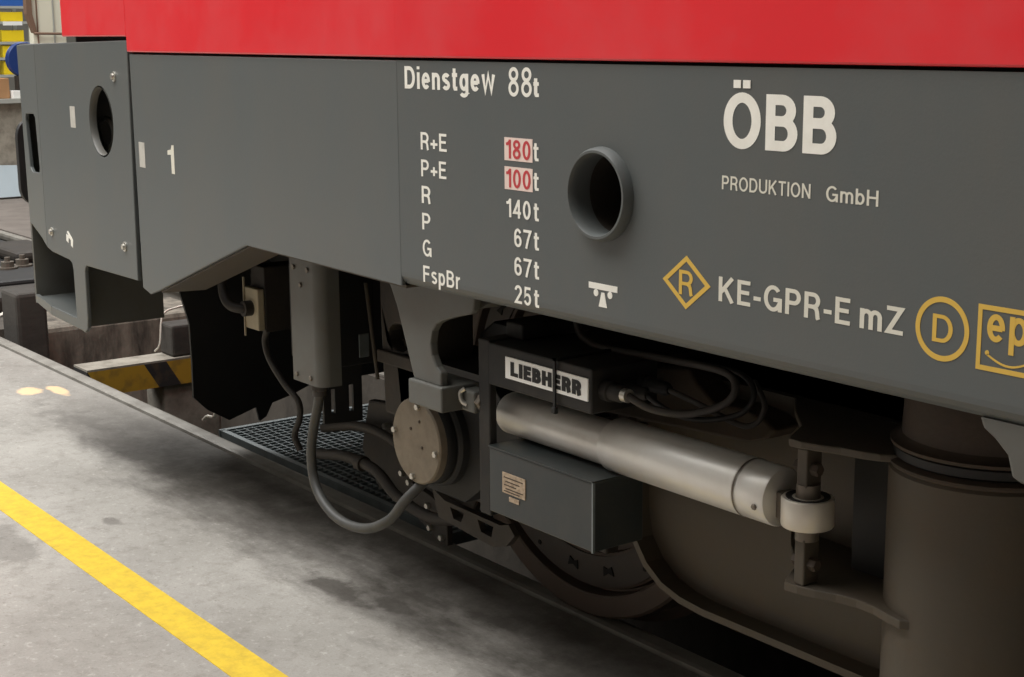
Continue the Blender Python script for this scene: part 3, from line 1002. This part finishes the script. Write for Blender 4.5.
m.build('air_pipe', 'dark_steel', bog, smooth=True)

# wheel
WX, WZ = -3.07, 0.557
wheel = MB()
wheel.lathe([(0.0, 0.06), (0.14, 0.06), (0.14, 0.085), (0.30, 0.075), (0.375, 0.05), (0.378, 0.022), (0.385, 0.018), (0.47, 0.018), (0.476, 0.022), (0.480, 0.045), (0.487, 0.045), (0.49, 0.004), (0.495, 0.0), (0.545, 0.0), (0.552, 0.006), (0.557, 0.10), (0.572, 0.112), (0.585, 0.12), (0.585, 0.132), (0.575, 0.135), (0.0, 0.135)], (WX, 2.497, WZ), (0, 1, 0), 96)
wh = wheel.build('wheel', 'wheel_steel', bog, smooth=True)
m = MB()
m.lathe([(0.385, 0.019), (0.385, 0.0135), (0.39, 0.012), (0.466, 0.012), (0.47, 0.0135), (0.47, 0.019)], (WX, 2.497, WZ), (0, 1, 0), 96, closed_ends=False)
m.build('brake_disc', 'wheel_face', wh, smooth=True)
for k in range(18):
    a = math.radians(20 * k + 6)
    if k % 3 == 0:
        x, z = WX + 0.445 * math.cos(a), WZ + 0.445 * math.sin(a)
        hexbolt((x, 2.509, z), (0, -1, 0), 0.007, 0.004, 'black_gap', wh)
    else:
        x, z = WX + 0.425 * math.cos(a), WZ + 0.425 * math.sin(a)
        m = MB()
        c, s = math.cos(a), math.sin(a)
        tri = [(-0.014, -0.016), (0.012, -0.022), (0.004, 0.0), (0.013, 0.02), (-0.012, 0.016), (-0.006, 0)]
        m.xz([(x + p * c - q * s, z + p * s + q * c) for p, q in tri], 2.505, 2.5095)
        m.build('vent_slot', 'black_gap', wh)
MB().cyl((WX, 2.16, WZ), (WX, 4.2, WZ), 0.095, 32).build('axle', 'dark_steel', bog, smooth=True)
# cross beam, and an added dark box that keeps the view beneath dark
m = MB()
m.box(-2.05, -1.1, 2.42, 4.14, 0.40, 0.80)
m.build('cross_beam', 'bogie_paint', bog)
MB().box(-4.3, -3.3, 2.78, 3.8, 0.10, 0.78).build('dark_filler', 'dark_steel', bog, bevel=0.05)
m = MB()
m.box(-2.9, -2.2, 2.85, 3.8, 0.32, 0.85)
m.build('motor_case', 'dark_steel', bog, bevel=0.04)

# ------------------------------------------------------------------ damper and its equipment
dam = thing('damper', 'long silver hydraulic damper cylinder lying along the bogie', 'damper', (-2.3, 2.0, 0.70))
DZ = 0.719
EZ = 0.708
m = MB()
m.lathe([(0, 0.0), (0.034, 0.0), (0.045, 0.004), (0.0475, 0.010), (0.0475, 0.375)], (-2.698, 2.0, DZ - 0.003), (1, 0, 0), 56)
m.build('inner_tube', 'silver', dam, smooth=True)
m = MB()
m.lathe([(0.046, 0.0), (0.055, 0.0005), (0.0565, 0.003), (0.0565, 0.388), (0.0545, 0.390), (0.0545, 0.395), (0.056, 0.397), (0.056, 0.462), (0.054, 0.467), (0.03, 0.468), (0, 0.468)], (-2.330, 2.0, DZ), (1, 0, 0), 64)
m.build('outer_tube', 'silver', dam, smooth=True)
m = MB()
m.lathe([(0.0565, 0), (0.0575, 0.001), (0.0575, 0.003), (0.0565, 0.004)], (-1.94, 2.0, DZ), (1, 0, 0), 64, closed_ends=False)
m.build('retaining_ring', 'dull_bolt', dam, smooth=True)
hexbolt((-1.882, 1.946, DZ - 0.012), (0, -1, -0.2), 0.006, 0.005, 'dull_bolt', dam)
m = MB()
m.lathe([(0.0225, -0.027), (0.046, -0.027), (0.048, -0.024), (0.048, 0.024), (0.046, 0.027), (0.0225, 0.027)], (-1.803, 2.0, EZ), (0, 0, 1), 48, closed_ends=False)
m.build('damper_eye', 'light_metal', dam, smooth=True)
m = MB()
m.lathe([(0.0226, -0.026), (0.040, -0.029), (0.040, 0.029), (0.0226, 0.026)], (-1.803, 2.0, EZ), (0, 0, 1), 40, closed_ends=False)
m.build('eye_bush', 'rubber', dam, smooth=True)
m = MB()
m.box(-1.864, -1.848, 1.98, 2.02, EZ - 0.026, EZ + 0.026)
m.build('eye_neck', 'dull_bolt', dam, bevel=0.004)

fr = thing('control_unit', 'black control unit with a white nameplate above the silver damper', 'control unit', (-2.5, 1.95, 0.80))
MB().box(-2.648, -2.295, 1.902, 2.08, 0.803, 0.897).build('housing', 'black_box', fr, bevel=0.004)
MB().box(-2.66, -2.60, 1.96, 2.15, 0.90, 0.935).build('lid_block', 'black_box', fr, bevel=0.004)
sign = MB().box(-2.580, -2.303, 1.8985, 1.902, 0.830, 0.877).build('nameplate', 'sign_white', fr, label='white nameplate with bold black lettering')
lettering('LIEBHERR', -2.561, -2.322, 0.838, 0.869, 'sign_black', fn=lambda u, v, d: (u, 1.8978 + d, v), w=0.27, gap=0.06, parent=sign)
m = MB()
m.box(-2.409, -2.402, 1.893, 1.8975, 0.795, 0.903)
m.box(-2.409, -2.402, 1.893, 2.08, 0.897, 0.903)
m.build('strap', 'black_steel', fr)
MB().box(-2.412, -2.399, 1.89, 1.9, 0.786, 0.80).build('strap_buckle', 'black_steel', fr, bevel=0.002)
m = MB()
m.box(-2.690, -2.648, 1.905, 1.925, 0.50, 0.90)
m.box(-2.690, -2.648, 1.925, 2.12, 0.80, 0.90)
m.box(-2.690, -2.648, 1.925, 2.12, 0.50, 0.63)
m.build('mounting_plate', 'black_box', fr, bevel=0.004)
# plug connectors on the end face
for (y, z, r, l) in ((1.94, 0.85, 0.022, 0.05), (1.99, 0.845, 0.018, 0.06), (2.04, 0.85, 0.018, 0.07)):
    m = MB()
    m.lathe([(r, 0), (r, 0.02), (r * 0.8, 0.022), (r * 0.8, l), (r * 0.5, l + 0.01)], (-2.295, y, z), (1, 0, 0), 20)
    m.build('plug', 'black_box', fr, smooth=True)
m = MB()
m.lathe([(0.014, 0), (0.014, 0.018)], (-2.243, 1.94, 0.85), (1, 0, 0), 16)
m.build('plug_nut', 'bright_bolt', fr, smooth=True)

bx = thing('valve_box', 'slate grey steel box with a small type plate below the damper', 'box', (-2.45, 2.0, 0.51))
MB().box(-2.645, -2.286, 1.90, 2.035, 0.516, 0.664).build('housing', 'slate_box', bx, bevel=0.003)
MB().xz([(-2.645, 0.664), (-2.286, 0.664), (-2.286, 0.667), (-2.645, 0.667)], 1.897, 2.038).build('lid', 'slate_box', bx)
m = MB()
m.box(-2.2875, -2.2835, 1.897, 1.903, 0.516, 0.664)
m.build('corner_edge', 'galvanised', bx)
tp = MB().box(-2.594, -2.512, 1.898, 1.9, 0.572, 0.618).build('type_plate', 'plate_tin', bx)
MB().box(-2.57, -2.535, 1.898, 1.9, 0.556, 0.566).build('type_plate', 'plate_tin', bx)
for i, z in enumerate((0.609, 0.600, 0.592, 0.584, 0.578)):
    MB().box(-2.588 + 0.006 * (i % 2), -2.520 - 0.012 * (i % 3), 1.8974, 1.898, z - 0.0022, z).build('print_line', 'rusty_brown', tp)

# shackle bolt beside the hanger
sh = thing('shackle', 'small steel shackle with nut beside the grey hanger block', 'shackle', (-2.72, 1.93, 0.74))
m = MB()
m.box(-2.752, -2.70, 1.90, 1.945, 0.725, 0.775)
m.build('lug', 'grey_frame', sh, bevel=0.006)
m = MB()
m.tube([(-2.735, 1.90, 0.777), (-2.742, 1.892, 0.768), (-2.737, 1.892, 0.750), (-2.728, 1.90, 0.742)], 0.005, 8)
m.build('bow', 'bright_bolt', sh, smooth=True)
hexbolt((-2.70, 1.92, 0.752), (1, -0.2, 0), 0.019, 0.018, 'dull_bolt', sh, shaft=0.012, name='nut')

# ------------------------------------------------------------------ cables by the control unit
def cable(name, pts, r, mat, label, cat='cable', group=None, n=10):
    o = MB().tube(pts, r, n).build(name, mat, smooth=True)
    return tag(o, label, cat, group)


cable('looped_cable', [(-2.23, 1.94, 0.85), (-2.18, 1.96, 0.83), (-2.12, 2.0, 0.825), (-2.06, 2.04, 0.85), (-2.05, 2.06, 0.885), (-2.10, 2.07, 0.905), (-2.25, 2.06, 0.905), (-2.42, 2.05, 0.90), (-2.48, 2.05, 0.905), (-2.52, 2.05, 0.93), (-2.53, 2.05, 1.01)], 0.008, 'cable_dark', 'thin grey cable looping from the connectors up under the body edge')
cable('looped_cable', [(-2.235, 1.99, 0.845), (-2.17, 2.0, 0.82), (-2.11, 2.03, 0.81), (-2.045, 2.07, 0.83), (-2.03, 2.09, 0.87), (-2.08, 2.10, 0.90), (-2.2, 2.10, 0.90)], 0.006, 'rubber', 'black thin cable curling behind the connector plugs')
cable('looped_cable', [(-2.22, 2.04, 0.85), (-2.15, 2.05, 0.835), (-2.05, 2.09, 0.80), (-2.02, 2.11, 0.84), (-2.06, 2.12, 0.885)], 0.006, 'cable_dark', 'short brown cable dropping toward the bogie casting')

# ------------------------------------------------------------------ junction column with hanging cable
jb = thing('junction_box', 'tall grey junction box hanging under the body edge', 'junction box', (-3.555, 2.0, 0.63))
pts = [(-3.628, 1.952)] + arc(-3.510, 1.984, 0.032, 0.032, -90, 0, 10) + [(-3.478, 2.016), (-3.628, 2.016)]
MB().xy(pts, 0.632, 1.02).build('housing', 'grey_frame', jb, smooth=True)
for (x, z) in ((-3.605, 0.652), (-3.53, 0.652), (-3.605, 0.945), (-3.53, 0.945), (-3.57, 0.90)):
    hexbolt((x, 1.952, z), (0, -1, 0), 0.007, 0.005, 'dull_bolt', jb)
m = MB()
m.lathe([(0.024, 0), (0.024, -0.018), (0.02, -0.02), (0.02, -0.035)], (-3.545, 1.985, 0.632), (0, 0, 1), 16)
m.build('gland', 'cable_dark', jb, smooth=True)
cable('hanging_cable', [(-3.545, 1.985, 0.61), (-3.560, 1.985, 0.56), (-3.597, 1.99, 0.49), (-3.613, 1.99, 0.42), (-3.605, 1.99, 0.352), (-3.560, 1.985, 0.306), (-3.48, 1.98, 0.276), (-3.39, 1.98, 0.270), (-3.29, 1.98, 0.289), (-3.205, 1.99, 0.335), (-3.155, 2.005, 0.395), (-3.125, 2.06, 0.455)], 0.0135, 'cable_sheath', 'thick grey cable hanging in a loop to the round axle cover', n=14)

tb = thing('terminal_box', 'small cream terminal box deep under the body', 'terminal box', (-4.55, 2.35, 0.59))
MB().box(-4.60, -4.505, 2.30, 2.325, 0.588, 0.728).build('cover', 'terminal_cream', tb, bevel=0.004)
MB().box(-4.60, -4.505, 2.326, 2.50, 0.58, 0.80).build('housing', 'dark_steel', tb, bevel=0.004)  # dark backing box: shaded end of the cream box put into colour
MB().box(-4.60, -4.595, 2.295, 2.30, 0.56, 0.76).build('mount_strip', 'terminal_cream', tb)
m = MB()
m.tube([(-4.55, 2.305, 0.665), (-4.56, 2.27, 0.66), (-4.62, 2.25, 0.67), (-4.68, 2.26, 0.72), (-4.69, 2.28, 0.80), (-4.69, 2.3, 0.98)], 0.016, 10)
m.lathe([(0.026, 0), (0.026, 0.03)], (-4.555, 2.27, 0.66), (0, 1, 0), 14)
m.build('conduit', 'dark_steel', tb, smooth=True)
cable('drop_cable', [(-4.55, 2.36, 0.59), (-4.57, 2.355, 0.54), (-4.53, 2.35, 0.48), (-4.43, 2.35, 0.412), (-4.345, 2.35, 0.375), (-4.335, 2.35, 0.32), (-4.375, 2.35, 0.25), (-4.36, 2.36, 0.20)], 0.011, 'cable_dark', 'thin dark cable dropping from the cream terminal box')

ab = thing('antenna_bracket', 'black slotted bracket hanging behind the grey junction box', 'bracket', (-3.8, 2.25, 0.45))
slots = [[(2.165, 0.465), (2.178, 0.465), (2.178, 0.54), (2.165, 0.54)], [(2.225, 0.465), (2.24, 0.465), (2.24, 0.545), (2.225, 0.545)]]
MB().yz([(2.14, 0.44), (2.27, 0.43), (2.27, 0.62), (2.14, 0.62)], -3.81, -3.80, slots).build('slotted_plate', 'black_steel', ab)
MB().box(-3.95, -3.72, 2.12, 2.27, 0.62, 1.04).build('housing', 'black_steel', ab, bevel=0.005)
m = MB()
m.tube([(-3.70, 2.232, 0.86), (-3.70, 2.264, 0.575)], 0.006, 8, 1)
m.build('edge_strip', 'bogie_paint', ab)
m = MB()
m.box(-3.735, -3.718, 2.215, 2.25, 0.64, 0.71)
m.build('clip', 'galvanised', ab, bevel=0.003)

# ------------------------------------------------------------------ pit equipment
gr = thing('grating', 'galvanised steel grating walkway bridging the pit beside the rail', 'grating', (-4.7, 3.3, -0.05))
m = MB()
for i in range(36):
    y = 2.66 + i * 0.0355
    m.box(-5.52, -3.9, y - 0.002, y + 0.002, -0.05, -0.022)
for i in range(44):
    x = -5.50 + i * 0.0365
    m.box(x - 0.0025, x + 0.0025, 2.65, 3.93, -0.036, -0.0215)
o = m.build('bar_mesh', 'galvanised', gr)
o['kind'] = 'stuff'
MB().box(-5.53, -3.89, 2.632, 2.652, -0.06, -0.018).build('edge_bar', 'galvanised', gr)
MB().box(-5.53, -3.89, 3.925, 3.94, -0.06, -0.018).build('edge_bar', 'galvanised', gr)
MB().box(-5.545, -5.52, 2.632, 3.94, -0.06, -0.018).build('edge_bar', 'galvanised', gr)
MB().box(-3.90, -3.88, 2.632, 3.94, -0.06, -0.018).build('edge_bar', 'galvanised', gr)

bm_ = MB().box(-7.05, -6.88, 2.604, 3.962, -0.135, -0.012).build('barrier_beam', 'hazard_paint')
tag(bm_, 'yellow and black striped beam laid across the pit', 'beam')
top_ = MB().box(-7.05, -6.88, 2.604, 3.962, -0.012, -0.002).build('beam_top', 'pale_concrete', bm_)
top_.matrix_parent_inverse = Matrix.Identity(4)
blk = MB().box(-7.05, -6.9, 3.05, 3.26, -0.002, 0.155).build('timber_block', 'timber', bevel=0.012)
tag(blk, 'dark square timber block standing on the striped beam', 'block')
pier = MB().box(-7.12, -6.9, 2.99, 3.30, -1.25, -0.136).build('concrete_pier', 'pale_concrete', bevel=0.02)
tag(pier, 'pale worn concrete pier under the striped beam', 'pier')
post = MB().box(-8.3, -8.05, 2.68, 2.85, -1.25, 0.2).build('timber_post', 'timber', bevel=0.02)
tag(post, 'dark timber post standing in the pit below the step', 'post')
w = MB().tube([(-7.0, 3.0, 0.02), (-6.98, 3.02, 0.06), (-7.02, 3.06, 0.19), (-7.03, 3.14, 0.22), (-7.02, 3.22, 0.225)], 0.005, 8).build('wire', 'light_metal', smooth=True)
tag(w, 'bent bright wire leaning on the timber block', 'wire')
st = MB().box(-8.9, -8.35, 2.90, 3.95, -0.95, -0.06).build('pit_block', 'stained_wall', bevel=0.03)
tag(st, 'stained concrete block filling the end of the pit', 'block')

dk = thing('track_machine', 'dark oily steel machine deck with bolts between the rails', 'machine', (-10.8, 3.28, -0.16))
MB().box(-13.2, -9.9, 2.66, 3.93, -0.158, -0.02).build('deck', 'black_steel', dk, bevel=0.02)
MB().box(-9.86, -9.45, 2.66, 3.6, -0.158, -0.04).build('front_beam', 'dark_steel', dk, bevel=0.03)
MB().box(-11.3, -10.6, 3.55, 3.9, -0.02, 0.06).build('bearing_block', 'dark_steel', dk, bevel=0.03)
for (x, y) in ((-11.0, 3.36), (-10.45, 3.44), (-10.5, 3.56), (-11.5, 3.5), (-10.9, 3.2)):
    m = MB()
    m.lathe([(0.07, 0), (0.07, 0.012), (0.045, 0.014), (0.045, 0.05), (0.02, 0.052), (0.02, 0.08)], (x, y, -0.02), (0, 0, 1), 12)
    m.build('deck_bolt', 'dull_bolt', dk)
w2 = MB().tube([(-5.62, 2.60, 0.012), (-5.60, 2.61, 0.03), (-5.56, 2.62, 0.035), (-5.55, 2.63, 0.07)], 0.006, 8).build('wire', 'light_metal', smooth=True)
tag(w2, 'short bent bright wire beside the rail near the grating corner', 'wire')
lv = MB().tube([(-8.55, 2.70, 0.03), (-8.5, 2.74, 0.015), (-8.5, 2.80, 0.05), (-8.47, 2.85, -0.02), (-8.45, 2.87, -0.05)], 0.011, 8).build('hook', 'light_metal', smooth=True)
tag(lv, 'small bright steel hook lying in the pit near the rail', 'hook')

# ------------------------------------------------------------------ hall background at the left
col = thing('steel_column', 'cream painted steel column behind the locomotive front', 'column', (-14.0, 5.1, 0))
MB().box(-14.0, -13.9, 4.957, 5.27, 0.0, 7.0).build('shaft', 'cream_paint', col, bevel=0.01)
MB().box(-13.9, -13.885, 4.998, 5.006, 0.0, 7.0).build('shaft_joint', 'brown_paint', col)
MB().box(-13.9, -13.885, 5.148, 5.158, 0.0, 7.0).build('shaft_joint', 'shelf_grey', col)
m = MB()
m.yz([(4.905, 3.0), (4.90, 1.742), (4.957, 1.574), (4.987, 1.574), (4.95, 1.742), (4.955, 3.0)], -13.94, -13.86)
m.build('side_brace', 'brown_paint', col)
MB().cyl((-13.84, 4.95, 1.57), (-13.84, 5.24, 1.565), 0.012, 10).build('cross_rod', 'brown_paint', col)

rk = thing('shelf_rack', 'grey steel shelf rack loaded with yellow bins', 'rack', (-16.3, 5.4, 0))
for y in (5.02, 5.69):
    for x in (-16.5, -16.02):
        MB().box(x - 0.02, x + 0.02, y - 0.02, y + 0.02, 0.0, 2.3).build('upright', 'shelf_grey', rk)
zs = [1.16, 1.335, 1.495, 1.70, 1.855]
for z in [0.92] + zs:
    MB().box(-16.5, -16.0, 5.04, 5.67, z - 0.03, z - 0.005).build('shelf', 'shelf_grey', rk)
grp = 'yellow bins in the rack'


def bin_(y0, y1, z0, h, mat, name, label, cat, group=None):
    m = MB()
    m.box(-16.4, -16.02, y0, y1, z0, z0 + 0.01)
    m.box(-16.4, -16.39, y0, y1, z0 + 0.01, z0 + h)
    m.box(-16.03, -16.02, y0, y1, z0 + 0.01, z0 + h * 0.95)
    m.box(-16.39, -16.03, y0, y0 + 0.01, z0 + 0.01, z0 + h)
    m.box(-16.39, -16.03, y1 - 0.01, y1, z0 + 0.01, z0 + h)
    return tag(m.build(name, mat, bevel=0.004), label, cat, group)


rows = ['lowest yellow bin seen in the rack, above the cardboard box', 'yellow bin left of the blue drum', 'yellow bin just below the white label strip shelf', 'topmost yellow bin, just under the blue bin']
for z, lab, h in zip(zs[:4], rows, (0.14, 0.125, 0.12, 0.10)):
    bin_(5.39, 5.62, z - 0.005, h, 'bin_yellow', 'storage_bin', lab, 'bin', grp)
bin_(5.06, 5.64, 1.85, 0.13, 'bin_blue', 'storage_bin', 'wide blue bin on top of the shelf rack', 'bin')
o = MB().box(-15.999, -15.99, 5.40, 5.60, 1.655, 1.695).build('label_strip', 'white_card')
tag(o, 'white label strip on a shelf edge between yellow bins', 'label')
bn = thing('workbench', 'grubby grey workbench with stained side panel', 'workbench', (-15.2, 5.0, 0))
MB().box(-15.5, -14.8, 4.6, 5.5, 0.915, 0.955).build('bench_top', 'shelf_grey', bn)
MB().box(-15.45, -14.9, 4.62, 5.45, 0.30, 0.914).build('side_panel', 'pale_concrete', bn)
for x in (-15.4, -14.92):
    for y in (4.66, 5.42):
        MB().box(x - 0.03, x + 0.03, y - 0.03, y + 0.03, 0.0, 0.30).build('leg', 'shelf_grey', bn)
o = MB().plate([(4.75, 0.02), (5.35, 0.02), (5.35, 0.30), (4.75, 0.33)], [], lambda u, v, d: (-14.78 - 0.3 * v + d, u, v), 0.012).build('loose_sheet', 'sheet_blue')
tag(o, 'pale blue sheet leaning against the workbench foot', 'sheet')
o = MB().box(-15.2, -14.9, 4.75, 5.05, 0.955, 1.15).build('cardboard_box', 'cardboard', bevel=0.006)
tag(o, 'brown cardboard box on the workbench', 'box')
o = MB().box(-14.98, -14.84, 4.93, 5.02, 0.955, 1.03).build('carton', 'white_card', bevel=0.004)
o.location = (0.0, 0.13, 0.0)
tag(o, 'small white carton on the workbench edge', 'box')
dr = thing('blue_drum', 'round blue drum behind the top of the corner fairing', 'drum', (-14.6, 5.25, 1.35))
m = MB()
m.lathe([(0, 0), (0.14, 0.0), (0.16, 0.01), (0.168, 0.02), (0.16, 0.03), (0.16, 0.08), (0.168, 0.09), (0.16, 0.10), (0, 0.10)], (-14.98, 5.215, 1.325), (1, 0, 0), 40)
m.build('shell', 'drum_blue', dr, smooth=True)
m = MB()
m.box(-14.98, -14.88, 5.13, 5.33, 0.955, 1.17)
m.build('cradle', 'dark_steel', dr)
